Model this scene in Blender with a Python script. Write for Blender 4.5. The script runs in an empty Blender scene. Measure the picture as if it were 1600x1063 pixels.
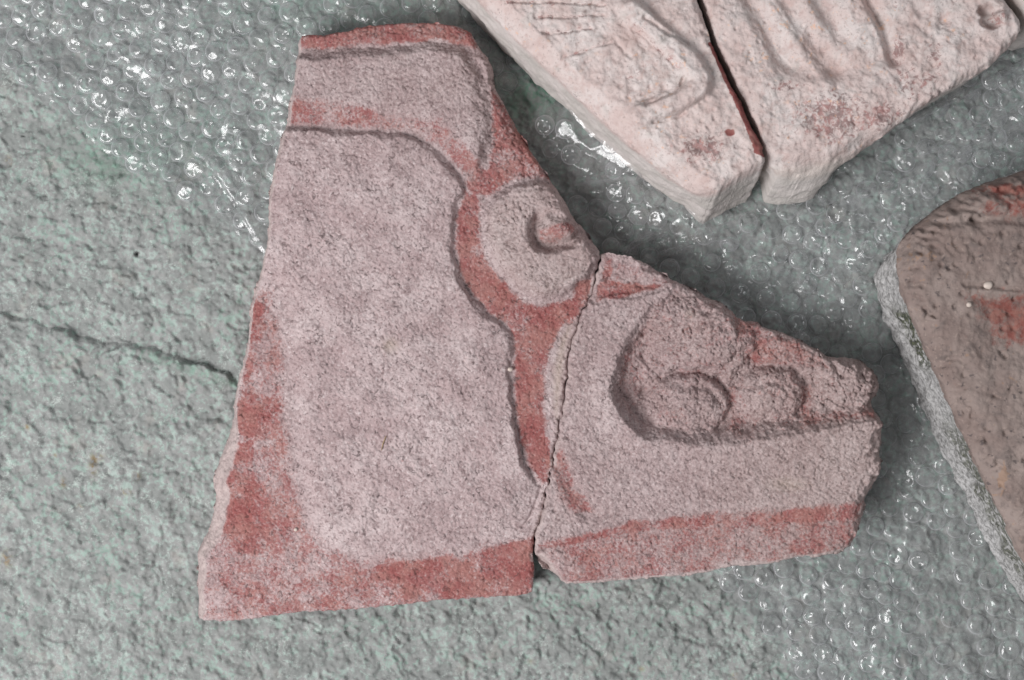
import bpy, math
import numpy as np
from mathutils import Vector

# ------------------------------------------------------------------ scale, camera, world, lamp, exposure
S = 1.0 / 3000.0            # one photo pixel on the ground = 1/3 mm (a bubble of the wrap is 10 mm)
CX, CY = 800.0, 531.5
H = 2700.0                  # camera height in photo pixels (0.9 m)
sc = bpy.context.scene
COL = sc.collection

cam_d = bpy.data.cameras.new("camera")
cam = bpy.data.objects.new("camera", cam_d)
COL.objects.link(cam)
cam.location = (0, 0, H * S)
cam_d.sensor_width = 36.0
cam_d.lens = 36.0 * H / 1600.0
cam_d.clip_start = 0.01
cam_d.clip_end = 20
cam_d.dof.use_dof = True
cam_d.dof.focus_distance = (H - 85) * S
cam_d.dof.aperture_fstop = 6.5
sc.camera = cam

world = bpy.data.worlds.new("World")
sc.world = world
world.use_nodes = True
bg = world.node_tree.nodes["Background"]
bg.inputs[0].default_value = (0.93, 0.97, 1.0, 1)
bg.inputs[1].default_value = 0.26

def area(name, loc, target, size, size_y, power, col):
    l = bpy.data.lights.new(name, 'AREA')
    l.shape = 'RECTANGLE'; l.size = size; l.size_y = size_y
    l.energy = power; l.color = col
    o = bpy.data.objects.new(name, l)
    COL.objects.link(o)
    o.location = loc
    d = Vector(target) - Vector(loc)
    o.rotation_euler = d.to_track_quat('-Z', 'Y').to_euler()
    return o
area("window_light", (-0.77, -0.49, 1.12), (0.0, 0.0, 0), 0.62, 0.72, 23.5, (1.0, 0.985, 0.99))

area("added_glint_light", (1.0, 1.1, 1.1), (0.05, 0.05, 0), 0.22, 0.6, 3.2, (0.95, 0.97, 1.0))  # small second lamp, added for thin arcs on the bubbles' upper right sides

sc.view_settings.view_transform = 'Standard'
sc.view_settings.look = 'None'
sc.view_settings.exposure = 0.0
sc.view_settings.gamma = 1.0
sc.view_settings.use_curve_mapping = False
sc.cycles.max_bounces = 10
sc.cycles.transparent_max_bounces = 24
sc.cycles.caustics_reflective = False
sc.cycles.caustics_refractive = False

# ------------------------------------------------------------------ numpy noise and distance helpers
def ss(a, b, x):
    t = np.clip((x - a) / (b - a), 0, 1)
    return t * t * (3 - 2 * t)

_tabs = {}
def _tab(seed):
    if seed not in _tabs:
        r = np.random.RandomState(seed + 11)
        a = r.rand(256, 256) * 2 * np.pi
        _tabs[seed] = (np.cos(a), np.sin(a), r.rand(256, 256), r.rand(256, 256))
    return _tabs[seed]

def perlin(x, y, scale, seed):
    gx, gy, _, _ = _tab(seed)
    x = x / scale; y = y / scale
    ix = np.floor(x).astype(np.int64); iy = np.floor(y).astype(np.int64)
    fx = x - ix; fy = y - iy
    u = fx * fx * fx * (fx * (fx * 6 - 15) + 10); v = fy * fy * fy * (fy * (fy * 6 - 15) + 10)
    def g(dx, dy):
        a = (ix + dx) & 255; b = (iy + dy) & 255
        return gx[a, b] * (fx - dx) + gy[a, b] * (fy - dy)
    n0 = g(0, 0) * (1 - u) + g(1, 0) * u
    n1 = g(0, 1) * (1 - u) + g(1, 1) * u
    return (n0 * (1 - v) + n1 * v) * 1.45

def fbm(x, y, scale, seed, octv=4, gain=0.5):
    out = np.zeros_like(x, dtype=float); a = 1.0; t = 0
    for k in range(octv):
        c, s = math.cos(0.6 * k), math.sin(0.6 * k)
        out += a * perlin(x * c - y * s, x * s + y * c, scale, seed + k)
        t += a; a *= gain; scale *= 0.5
    return out / t

def worley(x, y, scale, seed):
    _, _, jx, jy = _tab(seed)
    x = x / scale; y = y / scale
    ix = np.floor(x).astype(np.int64); iy = np.floor(y).astype(np.int64)
    f1 = np.full(x.shape, 9.0); f2 = np.full(x.shape, 9.0)
    for dx in (-1, 0, 1):
        for dy in (-1, 0, 1):
            a = ix + dx; b = iy + dy
            px = a + jx[a & 255, b & 255]; py = b + jy[a & 255, b & 255]
            d = np.hypot(px - x, py - y)
            f2 = np.minimum(f2, np.maximum(f1, d)); f1 = np.minimum(f1, d)
    return f1, f2

def chaikin(p, n=1, closed=True):
    p = np.asarray(p, float)
    for _ in range(n):
        q = np.roll(p, -1, 0) if closed else p[1:]
        a = p if closed else p[:-1]
        r = np.empty((len(a) * 2, 2)); r[0::2] = a * .75 + q * .25; r[1::2] = a * .25 + q * .75
        if not closed:
            r = np.vstack([p[:1], r, p[-1:]])
        p = r
    return p

def dist_line(x, y, pts, reach=80.0, closed=False):
    """unsigned distance to a polyline (capped at reach)"""
    pts = np.asarray(pts, float)
    out = np.full(x.shape, reach)
    m = (x > pts[:, 0].min() - reach) & (x < pts[:, 0].max() + reach) & (y > pts[:, 1].min() - reach) & (y < pts[:, 1].max() + reach)
    if not m.any():
        return out
    xs, ys = x[m], y[m]
    d2 = np.full(xs.shape, reach * reach)
    n = len(pts)
    for i in range(n if closed else n - 1):
        ax, ay = pts[i]; bx, by = pts[(i + 1) % n]
        ex, ey = bx - ax, by - ay
        L = ex * ex + ey * ey + 1e-9
        t = np.clip(((xs - ax) * ex + (ys - ay) * ey) / L, 0, 1)
        d2 = np.minimum(d2, (xs - ax - t * ex) ** 2 + (ys - ay - t * ey) ** 2)
    out[m] = np.sqrt(d2)
    return out

def inside(x, y, pts):
    pts = np.asarray(pts, float)
    r = np.zeros(x.shape, bool)
    m = (x > pts[:, 0].min()) & (x < pts[:, 0].max()) & (y > pts[:, 1].min()) & (y < pts[:, 1].max())
    xs, ys = x[m], y[m]
    c = np.zeros(xs.shape, bool)
    n = len(pts)
    for i in range(n):
        ax, ay = pts[i]; bx, by = pts[(i + 1) % n]
        if ay == by:
            continue
        k = (ay > ys) != (by > ys)
        c ^= k & (xs < (bx - ax) * (ys - ay) / (by - ay) + ax)
    r[m] = c
    return r

def sdf(x, y, pts, reach=80.0):
    d = dist_line(x, y, pts, reach, True)
    return np.where(inside(x, y, pts), d, -d)

# ------------------------------------------------------------------ mesh helpers
def make_mesh(name, co, quads, mat, attrs=None, tris=None):
    me = bpy.data.meshes.new(name)
    co = np.ascontiguousarray(co, dtype=np.float32)
    nq = len(quads); nt = 0 if tris is None else len(tris)
    me.vertices.add(len(co)); me.vertices.foreach_set("co", co.ravel())
    loops = np.asarray(quads, np.int32).ravel()
    if nt:
        loops = np.concatenate([loops, np.asarray(tris, np.int32).ravel()])
    me.loops.add(len(loops)); me.loops.foreach_set("vertex_index", loops)
    me.polygons.add(nq + nt)
    st = np.concatenate([np.arange(nq) * 4, nq * 4 + np.arange(nt) * 3]).astype(np.int32)
    me.polygons.foreach_set("loop_start", st)
    me.polygons.foreach_set("use_smooth", np.ones(nq + nt, bool))
    me.update(calc_edges=True)
    for k, v in (attrs or {}).items():
        a = me.attributes.new(k, 'FLOAT', 'POINT')
        a.data.foreach_set("value", np.ascontiguousarray(v, np.float32))
    if mat:
        me.materials.append(mat)
    return me

def link(name, me, parent=None, label=None, cat=None, group=None, kind=None):
    o = bpy.data.objects.new(name, me)
    COL.objects.link(o)
    if parent: o.parent = parent
    if label: o["label"] = label
    if cat: o["category"] = cat
    if group: o["group"] = group
    if kind: o["kind"] = kind
    return o

def resample(poly, step):
    p = np.asarray(poly, float); q = np.roll(p, -1, 0)
    out = []
    for a, b in zip(p, q):
        n = max(1, int(np.hypot(*(b - a)) / step))
        t = np.arange(n)[:, None] / n
        out.append(a + (b - a) * t)
    return np.vstack(out)

def build_stone(outline, zref, height_fn, attr_fn, mat, name, step=1.5, rough=1.6, seed=1,
                zbot=2.0, flare_fn=None, rows=14, wall_rough=2.0, calm=None):
    """A stone: a dense carved top sheet whose rim follows the broken outline, and rough side walls down to zbot."""
    fine = resample(chaikin(outline, 1), 2.5)
    # jitter the outline so that the broken edge is ragged
    tang = np.roll(fine, -1, 0) - np.roll(fine, 1, 0)
    nrm = np.stack([-tang[:, 1], tang[:, 0]], 1)
    nrm /= np.linalg.norm(nrm, axis=1)[:, None] + 1e-9
    area2 = np.sum(fine[:, 0] * np.roll(fine[:, 1], -1) - np.roll(fine[:, 0], -1) * fine[:, 1])
    if area2 > 0:
        nrm = -nrm
    j = fbm(fine[:, 0], fine[:, 1], 26, seed + 90, 4, 0.6) * rough * 2.0 + perlin(fine[:, 0], fine[:, 1], 8, seed + 95) * rough * .55
    if calm is not None:
        j *= ss(3, 14, dist_line(fine[:, 0], fine[:, 1], calm, 20))
    fine = fine + nrm * j[:, None]
    k = np.ones(9) / 9
    ns = np.stack([np.convolve(np.concatenate([nrm[-4:, c], nrm[:, c], nrm[:4, c]]), k, 'valid') for c in (0, 1)], 1)
    ns /= np.linalg.norm(ns, axis=1)[:, None] + 1e-9

    x0, y0 = fine.min(0) - 2 * step; x1, y1 = fine.max(0) + 2 * step
    nx = int((x1 - x0) / step) + 1; ny = int((y1 - y0) / step) + 1
    xc = x0 + (np.arange(nx) + .5) * step; yc = y0 + (np.arange(ny) + .5) * step
    cnt = np.zeros((ny, nx + 1), np.int32)           # scanline parity of the cell centres
    A = fine; B = np.roll(fine, -1, 0)
    for (ax, ay), (bx, by) in zip(A, B):
        lo, hi = min(ay, by), max(ay, by)
        r0 = int(math.ceil((lo - yc[0]) / step)); r1 = int(math.ceil((hi - yc[0]) / step))
        for r in range(max(r0, 0), min(r1, ny)):
            xx = ax + (bx - ax) * (yc[r] - ay) / (by - ay)
            c = int(math.ceil((xx - xc[0]) / step))
            cnt[r, min(max(c, 0), nx)] += 1
    cell = (np.cumsum(cnt, 1)[:, :nx] % 2).astype(bool)
    # drop isolated slivers
    iy, ix = np.nonzero(cell)
    vid = lambda a, b: a * (nx + 1) + b
    q = np.stack([vid(iy, ix), vid(iy + 1, ix), vid(iy + 1, ix + 1), vid(iy, ix + 1)], 1)
    used, inv = np.unique(q, return_inverse=True)
    q = inv.reshape(-1, 4)
    X = x0 + (used % (nx + 1)) * step; Y = y0 + (used // (nx + 1)) * step
    n = len(used)
    e = np.concatenate([q[:, [0, 1]], q[:, [1, 2]], q[:, [2, 3]], q[:, [3, 0]]])
    key = np.minimum(e[:, 0], e[:, 1]) * np.int64(n) + np.maximum(e[:, 0], e[:, 1])
    _, first, c = np.unique(key, return_index=True, return_counts=True)
    be = e[first[c == 1]]
    bv = np.unique(be)
    # snap the rim onto the outline
    near = np.zeros(len(bv), np.int64)
    for s in range(0, len(bv), 400):
        b = bv[s:s + 400]
        d = (X[b][:, None] - fine[None, :, 0]) ** 2 + (Y[b][:, None] - fine[None, :, 1]) ** 2
        near[s:s + 400] = d.argmin(1)
    p0 = fine[near]; best = None
    for off in (-1, 0):
        a = fine[(near + off) % len(fine)]; b = fine[(near + off + 1) % len(fine)]
        ev = b - a; P = np.stack([X[bv], Y[bv]], 1)
        t = np.clip(((P - a) * ev).sum(1) / ((ev * ev).sum(1) + 1e-9), 0, 1)
        pt = a + ev * t[:, None]; dd = ((P - pt) ** 2).sum(1)
        if best is None: best, bd = pt, dd
        else:
            m = dd < bd; best[m] = pt[m]
    X[bv] = best[:, 0]; Y[bv] = best[:, 1]
    edge = dist_line(X, Y, resample(outline, 1e9) if False else chaikin(outline, 1), 60.0, True)
    Z = height_fn(X, Y, edge)
    at = attr_fn(X, Y, edge)
    # side walls
    N = ns[near]
    fl = flare_fn(X[bv], Y[bv]) if flare_fn else np.zeros(len(bv))
    fx_, fy_ = fl if isinstance(fl, tuple) else (N[:, 0] * fl, N[:, 1] * fl)
    remap = np.full(n, -1, np.int64); remap[bv] = np.arange(len(bv))
    xs = [X]; ys = [Y]; zs = [Z]; wall = [np.zeros(n)]
    ats = {k2: [v] for k2, v in at.items()}
    idx = [bv]
    arc = near * 2.5
    nb = len(bv)
    for r in range(1, rows + 1):
        t = r / rows
        z = Z[bv] + (zbot - Z[bv]) * t
        o = wall_rough * (fbm(arc, z * 1.0, 22, seed + 50, 3) * 2.2) * min(1, 3 * t)
        u = (j[near] * ss(0, .3, t))
        f1w, _ = worley(arc, z * 1.2, 34, seed + 60)
        o = o + wall_rough * 2.2 * (.5 - f1w) * ss(0, .3, t)
        xs.append(X[bv] - nrm[near, 0] * u + N[:, 0] * o + fx_ * t ** .8); ys.append(Y[bv] - nrm[near, 1] * u + N[:, 1] * o + fy_ * t ** .8); zs.append(z)
        wall.append(np.full(nb, t))
        for k2, v in at.items():
            ats[k2].append(v[bv] * (0.0 if k2 == 'paint' and r > 1 else 1.0))
        idx.append(n + (r - 1) * nb + np.arange(nb))
    X = np.concatenate(xs); Y = np.concatenate(ys); Z = np.concatenate(zs)
    a, b = be[:, 0], be[:, 1]
    qs = [q]
    ra, rb = remap[a], remap[b]
    for r in range(rows):
        qs.append(np.stack([idx[r][rb], idx[r][ra], idx[r + 1][ra], idx[r + 1][rb]], 1))
    Q = np.vstack(qs)
    Q = Q[:, ::-1] if False else Q
    f = (H - zref) / H
    co = np.stack([(X - CX) * f * S, (CY - Y) * f * S, Z * S], 1)
    attrs = {k2: np.concatenate(v) for k2, v in ats.items()}
    attrs['wall'] = np.concatenate(wall)
    return make_mesh(name, co, Q, mat, attrs)

# ------------------------------------------------------------------ material helpers
class NT:
    def __init__(self, name):
        self.m = bpy.data.materials.new(name); self.m.use_nodes = True
        self.t = self.m.node_tree; self.t.nodes.clear()
        self.out = self.t.nodes.new('ShaderNodeOutputMaterial')
        self.co = self.t.nodes.new('ShaderNodeTexCoord').outputs['Object']
    def n(self, typ, **kw):
        nd = self.t.nodes.new(typ)
        for k, v in kw.items(): setattr(nd, k, v)
        return nd
    def put(self, sock, v):
        if hasattr(v, 'is_linked') or isinstance(v, bpy.types.NodeSocket): self.t.links.new(v, sock)
        elif isinstance(v, (tuple, list)) and len(v) == 3 and sock.type == 'RGBA': sock.default_value = (*v, 1)
        else: sock.default_value = v
    def noise(self, px, detail=3, rough=0.55, dist=0.0):
        nd = self.n('ShaderNodeTexNoise')
        nd.inputs['Scale'].default_value = 1.0 / (px * S)
        nd.inputs['Detail'].default_value = detail; nd.inputs['Roughness'].default_value = rough
        nd.inputs['Distortion'].default_value = dist
        self.t.links.new(self.co, nd.inputs['Vector'])
        return nd.outputs['Fac']
    def voro(self, px, feature='F1'):
        nd = self.n('ShaderNodeTexVoronoi', feature=feature)
        nd.inputs['Scale'].default_value = 1.0 / (px * S)
        self.t.links.new(self.co, nd.inputs['Vector'])
        return nd.outputs['Distance']
    def attr(self, name):
        return self.n('ShaderNodeAttribute', attribute_name=name).outputs['Fac']
    def math(self, op, a, b=0.0, c=0.0, clamp=False):
        nd = self.n('ShaderNodeMath', operation=op, use_clamp=clamp)
        self.put(nd.inputs[0], a); self.put(nd.inputs[1], b); self.put(nd.inputs[2], c)
        return nd.outputs[0]
    def step(self, v, a, b, lo=0.0, hi=1.0):
        nd = self.n('ShaderNodeMapRange', interpolation_type='SMOOTHSTEP')
        self.put(nd.inputs[0], v); self.put(nd.inputs[1], a); self.put(nd.inputs[2], b)
        self.put(nd.inputs[3], lo); self.put(nd.inputs[4], hi)
        return nd.outputs[0]
    def mix(self, fac, a, b):
        nd = self.n('ShaderNodeMix', data_type='RGBA')
        self.put(nd.inputs[0], fac); self.put(nd.inputs[6], a); self.put(nd.inputs[7], b)
        return nd.outputs[2]
    def bump(self, h, dist_px, strength=1.0, normal=None):
        nd = self.n('ShaderNodeBump')
        nd.inputs['Strength'].default_value = strength
        nd.inputs['Distance'].default_value = dist_px * S
        self.t.links.new(h, nd.inputs['Height'])
        if normal: self.t.links.new(normal, nd.inputs['Normal'])
        return nd.outputs[0]
    def finish(self, col, rough=0.9, normal=None, spec=0.2):
        p = self.n('ShaderNodeBsdfPrincipled')
        self.put(p.inputs['Base Color'], col); self.put(p.inputs['Roughness'], rough)
        p.inputs['Specular IOR Level'].default_value = spec
        if normal: self.t.links.new(normal, p.inputs['Normal'])
        self.t.links.new(p.outputs[0], self.out.inputs[0])
        return self.m

def mat_relief():
    t = NT('pink_tuff')
    n1 = t.noise(80, 4, .6); n2 = t.noise(11, 4, 0.65, 0.8); n3 = t.noise(4.4, 3, 0.7, .4); n4 = t.noise(30, 4, .65)
    col = t.mix(t.step(n1, .35, .66), (0.415, 0.315, 0.315), (0.515, 0.422, 0.42))
    col = t.mix(t.step(n4, .48, .70, 0, .5), col, (0.33, 0.24, 0.242))
    col = t.mix(t.step(n2, .48, .66, 0, .65), col, (0.25, 0.18, 0.18))
    col = t.mix(t.step(n3, .55, .70, 0, .6), col, (0.68, 0.605, 0.60))
    col = t.mix(t.step(n3, .44, .33, 0, .75), col, (0.20, 0.14, 0.14))
    spk = t.step(t.noise(8, 3, .6, .8), .60, .67, 0, .75)
    col = t.mix(spk, col, (0.12, 0.09, 0.09))
    # ochre stains and a darker dun tone, fullest in the hollow
    col = t.mix(t.math('MULTIPLY', t.attr('ochre'), .55), col, (0.40, 0.33, 0.25))
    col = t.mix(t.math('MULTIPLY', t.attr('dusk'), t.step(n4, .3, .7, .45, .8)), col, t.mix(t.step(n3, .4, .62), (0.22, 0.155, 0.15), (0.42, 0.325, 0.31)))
    # pigment, worn through in grains
    p = t.attr('paint')
    g = t.math('MULTIPLY_ADD', t.noise(4.6, 3, .7, .3), 1.7, -.85)
    g = t.math('ADD', g, t.math('MULTIPLY_ADD', t.noise(22, 4, .65), 1.5, -.75))
    f = t.step(t.math('SUBTRACT', p, t.math('ADD', g, .55)), -.22, .22)
    soft = t.step(t.math('ADD', p, t.math('MULTIPLY_ADD', t.noise(45, 4, .65), .6, -.3)), .08, .95)
    f = t.math('ADD', t.math('MULTIPLY', f, .58), t.math('MULTIPLY', soft, .38))
    red = t.mix(t.step(t.noise(34, 4, .6), .38, .62), (0.275, 0.088, 0.083), (0.325, 0.145, 0.128))
    red = t.mix(t.step(n3, .52, .68, 0, .65), red, (0.46, 0.26, 0.245))
    red = t.mix(spk, red, (0.12, 0.06, 0.055))
    red = t.mix(t.step(n3, .44, .32, 0, .5), red, (0.14, 0.05, 0.05))
    col = t.mix(f, col, red)
    fr = t.mix(t.step(n2, .4, .65), (0.52, 0.43, 0.41), (0.40, 0.32, 0.31))
    col = t.mix(t.math('MULTIPLY', t.attr('fresh'), .8), col, fr)
    b = t.bump(t.noise(3.0, 3, .65), 1.5, .7)
    return t.finish(col, .95, b, .12)

def mat_pale():
    t = NT('pale_limestone')
    n1 = t.noise(60, 4); n2 = t.noise(14, 4, .6, .5); n3 = t.noise(4, 3, .6)
    col = t.mix(t.step(n1, .38, .66), (0.60, 0.49, 0.465), (0.66, 0.59, 0.57))
    col = t.mix(t.step(n2, .48, .68, 0, .7), col, (0.52, 0.395, 0.37))
    col = t.mix(t.step(t.noise(30, 5, .7, .4), .54, .70, 0, .55), col, (0.44, 0.40, 0.375))
    col = t.mix(t.step(n3, .56, .70, 0, .6), col, (0.32, 0.255, 0.24))
    col = t.mix(t.step(t.noise(55, 5, .7, .5), .50, .68, 0, .5), col, (0.47, 0.335, 0.305))
    wall = t.step(t.attr('wall'), .02, .2)
    fl = t.step(t.math('ADD', t.noise(8, 5, .75, .8), t.math('MULTIPLY', t.attr('fleck'), .29)), .68, .77)
    col = t.mix(t.math('MULTIPLY', fl, .75), col, t.mix(t.step(t.noise(14, 2), .4, .6), (0.22, 0.13, 0.125), (0.36, 0.17, 0.16)))
    om = t.math('MULTIPLY', t.step(t.noise(11, 3, .6), .62, .70), t.step(t.noise(120, 2), .45, .6))
    col = t.mix(t.math('MULTIPLY', om, .6), col, (0.72, 0.42, 0.27))
    col = t.mix(t.math('MULTIPLY', t.attr('dust'), .8), col, (0.60, 0.565, 0.52))
    p = t.step(t.math('ADD', t.attr('paint'), t.math('MULTIPLY', t.noise(7, 3, .6), .6)), .72, .82)
    col = t.mix(p, col, t.mix(t.step(t.noise(20, 2), .4, .6), (0.25, 0.085, 0.08), (0.31, 0.14, 0.125)))
    col = t.mix(t.math('MULTIPLY', wall, .9), col, t.mix(t.step(n1, .4, .6), (0.56, 0.53, 0.50), (0.65, 0.60, 0.575)))
    col = t.mix(t.attr('dark'), col, (0.16, 0.11, 0.10))
    b = t.bump(t.noise(5, 4, .65), 2.4, .7)
    b = t.bump(t.noise(18, 4, .6), 3.0, .5, b)
    return t.finish(col, .95, b, .12)

def mat_brown():
    t = NT('brown_weathered_stone')
    n1 = t.noise(80, 4, .6); n2 = t.noise(22, 4, .65, .4); n3 = t.noise(6, 3, .6)
    col = t.mix(t.step(n1, .36, .66), (0.235, 0.178, 0.16), (0.315, 0.253, 0.23))
    col = t.mix(t.step(n2, .50, .70, 0, .7), col, (0.145, 0.118, 0.11))
    col = t.mix(t.step(n3, .56, .72, 0, .55), col, (0.40, 0.315, 0.275))
    col = t.mix(t.step(t.noise(9, 2), .64, .72, 0, .75), col, (0.09, 0.075, 0.075))
    col = t.mix(t.step(t.math('ADD', t.noise(13, 3), t.math('MULTIPLY', t.attr('ochre'), .3)), .66, .74, 0, .5), col, (0.36, 0.22, 0.14))
    f = t.step(t.math('SUBTRACT', t.attr('paint'), t.math('ADD', t.math('MULTIPLY', t.noise(18, 6, .75, .6), 2.4), -.62)), -.3, .3)
    col = t.mix(t.math('MULTIPLY', f, .85), col, t.mix(t.step(t.noise(16, 3), .4, .6), (0.22, 0.058, 0.046), (0.30, 0.125, 0.10)))
    b = t.bump(t.noise(7, 4, .65), 2.6, .8)
    b = t.bump(t.noise(22, 4, .65), 4.0, .5, b)
    return t.finish(col, .85, b, .25)

def mat_mortar():
    t = NT('grey_lime_mortar')
    n2 = t.noise(8, 4, .7); n3 = t.noise(3.5, 2, .6)
    col = t.mix(t.step(n2, .35, .62), (0.24, 0.235, 0.23), (0.58, 0.57, 0.565))
    col = t.mix(t.step(n3, .58, .72, 0, .8), col, (0.66, 0.65, 0.645))
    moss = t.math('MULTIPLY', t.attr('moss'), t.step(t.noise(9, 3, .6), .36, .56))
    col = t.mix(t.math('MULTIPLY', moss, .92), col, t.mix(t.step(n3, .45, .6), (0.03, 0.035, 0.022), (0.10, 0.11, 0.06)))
    b = t.bump(t.noise(4, 4, .7), 3.0, .9)
    return t.finish(col, .95, b, .1)

def mat_ground():
    t = NT('green_coated_concrete')
    n1 = t.noise(130, 4, .6); n2 = t.noise(34, 5, .65, .6); n3 = t.noise(9, 4, .65, .3); n4 = t.noise(3.2, 2, .6)
    col = t.mix(t.step(n2, .38, .62), (0.228, 0.238, 0.23), (0.31, 0.31, 0.304))
    mint = t.step(t.math('ADD', t.math('MULTIPLY', n3, .75), t.math('MULTIPLY', n2, .45)), .58, .72)
    mcol = t.mix(t.step(n1, .35, .65), (0.28, 0.395, 0.34), (0.38, 0.455, 0.42))
    col = t.mix(t.math('MULTIPLY', mint, .75), col, mcol)
    chalk = t.step(t.math('ADD', t.math('MULTIPLY', n4, .5), t.math('MULTIPLY', t.noise(26, 4, .65), .6)), .62, .72)
    col = t.mix(t.math('MULTIPLY', chalk, .5), col, (0.52, 0.58, 0.54))
    col = t.mix(t.step(t.noise(60, 4, .6), .58, .72, 0, .45), col, (0.36, 0.335, 0.31))
    col = t.mix(t.math('MULTIPLY', t.attr('green'), t.step(n3, .36, .6, .2, .8)), col, (0.11, 0.25, 0.17))
    col = t.mix(t.math('MULTIPLY', t.attr('rust'), t.step(n3, .40, .58, 0, .85)), col, (0.23, 0.14, 0.055))
    col = t.mix(t.attr('dark'), col, (0.02, 0.02, 0.02))
    b = t.bump(t.noise(6, 4, .62), 2.2, .5)
    return t.finish(col, t.step(n2, .4, .6, .75, .92), b, .25)

def mat_film(name, milk=0.07, rough=.07, gain=1.0, rim=.3):
    t = NT(name)
    tr = t.n('ShaderNodeBsdfTransparent'); tr.inputs[0].default_value = (0.995, 1.0, 0.998, 1)
    gl = t.n('ShaderNodeBsdfGlossy'); gl.inputs['Roughness'].default_value = rough
    gl.inputs[0].default_value = (1, 1, 1, 1)
    bm = t.bump(t.noise(9, 2, .5, .6), 1.3, .4)
    t.t.links.new(bm, gl.inputs['Normal'])
    df = t.n('ShaderNodeBsdfDiffuse'); df.inputs[0].default_value = (0.84, 0.84, 0.87, 1)
    tl = t.n('ShaderNodeBsdfTranslucent'); tl.inputs[0].default_value = (0.84, 0.84, 0.87, 1)
    m0 = t.n('ShaderNodeMixShader'); m0.inputs[0].default_value = .5
    t.t.links.new(df.outputs[0], m0.inputs[1]); t.t.links.new(tl.outputs[0], m0.inputs[2])
    lw = t.n('ShaderNodeLayerWeight'); lw.inputs[0].default_value = .5
    t.t.links.new(bm, lw.inputs['Normal'])
    fre = t.math('MULTIPLY_ADD', t.math('POWER', lw.outputs['Facing'], 5.0), .93, .052)
    m1 = t.n('ShaderNodeMixShader')
    t.t.links.new(t.math('MULTIPLY_ADD', t.math('POWER', lw.outputs['Facing'], 1.5), rim, milk, clamp=True), m1.inputs[0])
    t.t.links.new(tr.outputs[0], m1.inputs[1]); t.t.links.new(m0.outputs[0], m1.inputs[2])
    m2 = t.n('ShaderNodeMixShader')
    t.t.links.new(t.math('MULTIPLY', fre, gain, clamp=True), m2.inputs[0])
    t.t.links.new(m1.outputs[0], m2.inputs[1]); t.t.links.new(gl.outputs[0], m2.inputs[2])
    t.t.links.new(m2.outputs[0], t.out.inputs[0])
    return t.m

def mat_plain(name, col, rough=.8, var=.25):
    t = NT(name)
    c = t.mix(t.step(t.noise(6, 3), .35, .65), tuple(v * (1 - var) for v in col), col)
    return t.finish(c, rough, t.bump(t.noise(4, 3), .8, .4), .2)

M_REL, M_PALE, M_BROWN, M_MORT, M_GROUND = mat_relief(), mat_pale(), mat_brown(), mat_mortar(), mat_ground()
M_FILM = mat_film('clear_plastic_film', .085, .17, .8, .6)
M_BUB = mat_film('clear_plastic_bubble', .03, .17, .85, 1.0)

# ------------------------------------------------------------------ outlines traced from the photograph (photo pixels)
CRACK = [(936,394),(934,410),(930,425),(929,440),(925,460),(919,471),(911,483),(906,500),(899,518),(894,530),(889,550),
         (886,570),(885,590),(881,610),(879,630),(879,642),(875,657),(873,670),(868,690),(864,705),(864,720),(861,738),
         (855,757),(852,777),(846,800),(841,816),(835,836),(833,852),(833,872)]
_rj = np.random.RandomState(5)
def jag(pts, amp):
    p = np.asarray(pts, float); out = []
    for a, b in zip(p[:-1], p[1:]):
        n = max(1, int(np.hypot(*(b - a)) / 4.5))
        for k in range(n):
            q = a + (b - a) * k / n
            out.append((q[0] + _rj.randn() * amp, q[1]))
    return out + [tuple(p[-1])]
CRACK = jag(CRACK, 1.4)
LEFT_OUT = [(467,57),(485,55),(500,58),(520,53),(545,50),(560,45),(600,39),(640,37),(680,38),(705,42),(727,47),(737,55),
            (748,75),(765,95),(771,110),(769,125),(775,140),(790,168),(800,188),(812,210),(822,225),(838,250),(858,280),
            (880,310),(897,345),(910,355),(925,380)] + CRACK + [(834,890),(833,908),(832,927),
            (800,929),(760,931),(700,935),(650,940),(600,946),(560,951),(520,953),(480,955),(440,960),(400,966),(370,971),
            (330,971),(300,971),(303,950),(302,920),(303,890),(300,868),(310,850),(322,830),(328,800),(332,780),(327,765),
            (330,740),(340,715),(350,690),(358,660),(362,630),(370,600),(378,570),(385,540),(388,510),(391,480),(397,455),
            (405,430),(411,405),(418,380),(421,350),(420,320),(423,290),(430,260),(438,230),(446,200),(452,170),(460,140),
            (464,110),(466,80)]
def gap(y):
    return np.interp(y, [394, 436, 455, 515, 535, 600, 680, 790, 850, 875], [4.4, 3.6, 1.3, 1.5, 2.5, 2.3, 2.3, 2.6, 3.4, 4.6])
CR = [(x + gap(y) + .45 * _rj.randn(), y + .5) for x, y in CRACK]
RIGHT_OUT = [(962,397),(985,400),(1010,410),(1035,425),(1060,440),(1090,453),(1110,465),(1130,472),(1150,490),(1165,500),
             (1185,503),(1200,512),(1230,520),(1260,535),(1290,553),(1310,560),(1330,558),(1350,563),(1366,575),(1378,590),
             (1382,605),(1378,618),(1368,628),(1370,640),(1378,660),(1380,690),(1376,710),(1380,725),(1375,745),(1360,770),
             (1352,782),(1354,800),(1346,825),(1338,845),(1325,860),(1300,866),(1270,870),(1240,872),(1220,878),(1205,882),
             (1180,884),(1150,885),(1130,892),(1100,898),(1060,903),(1000,908),(950,913),(900,917),(882,917),(872,905),
             (858,898),(846,892)] + CR[::-1]

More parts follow.
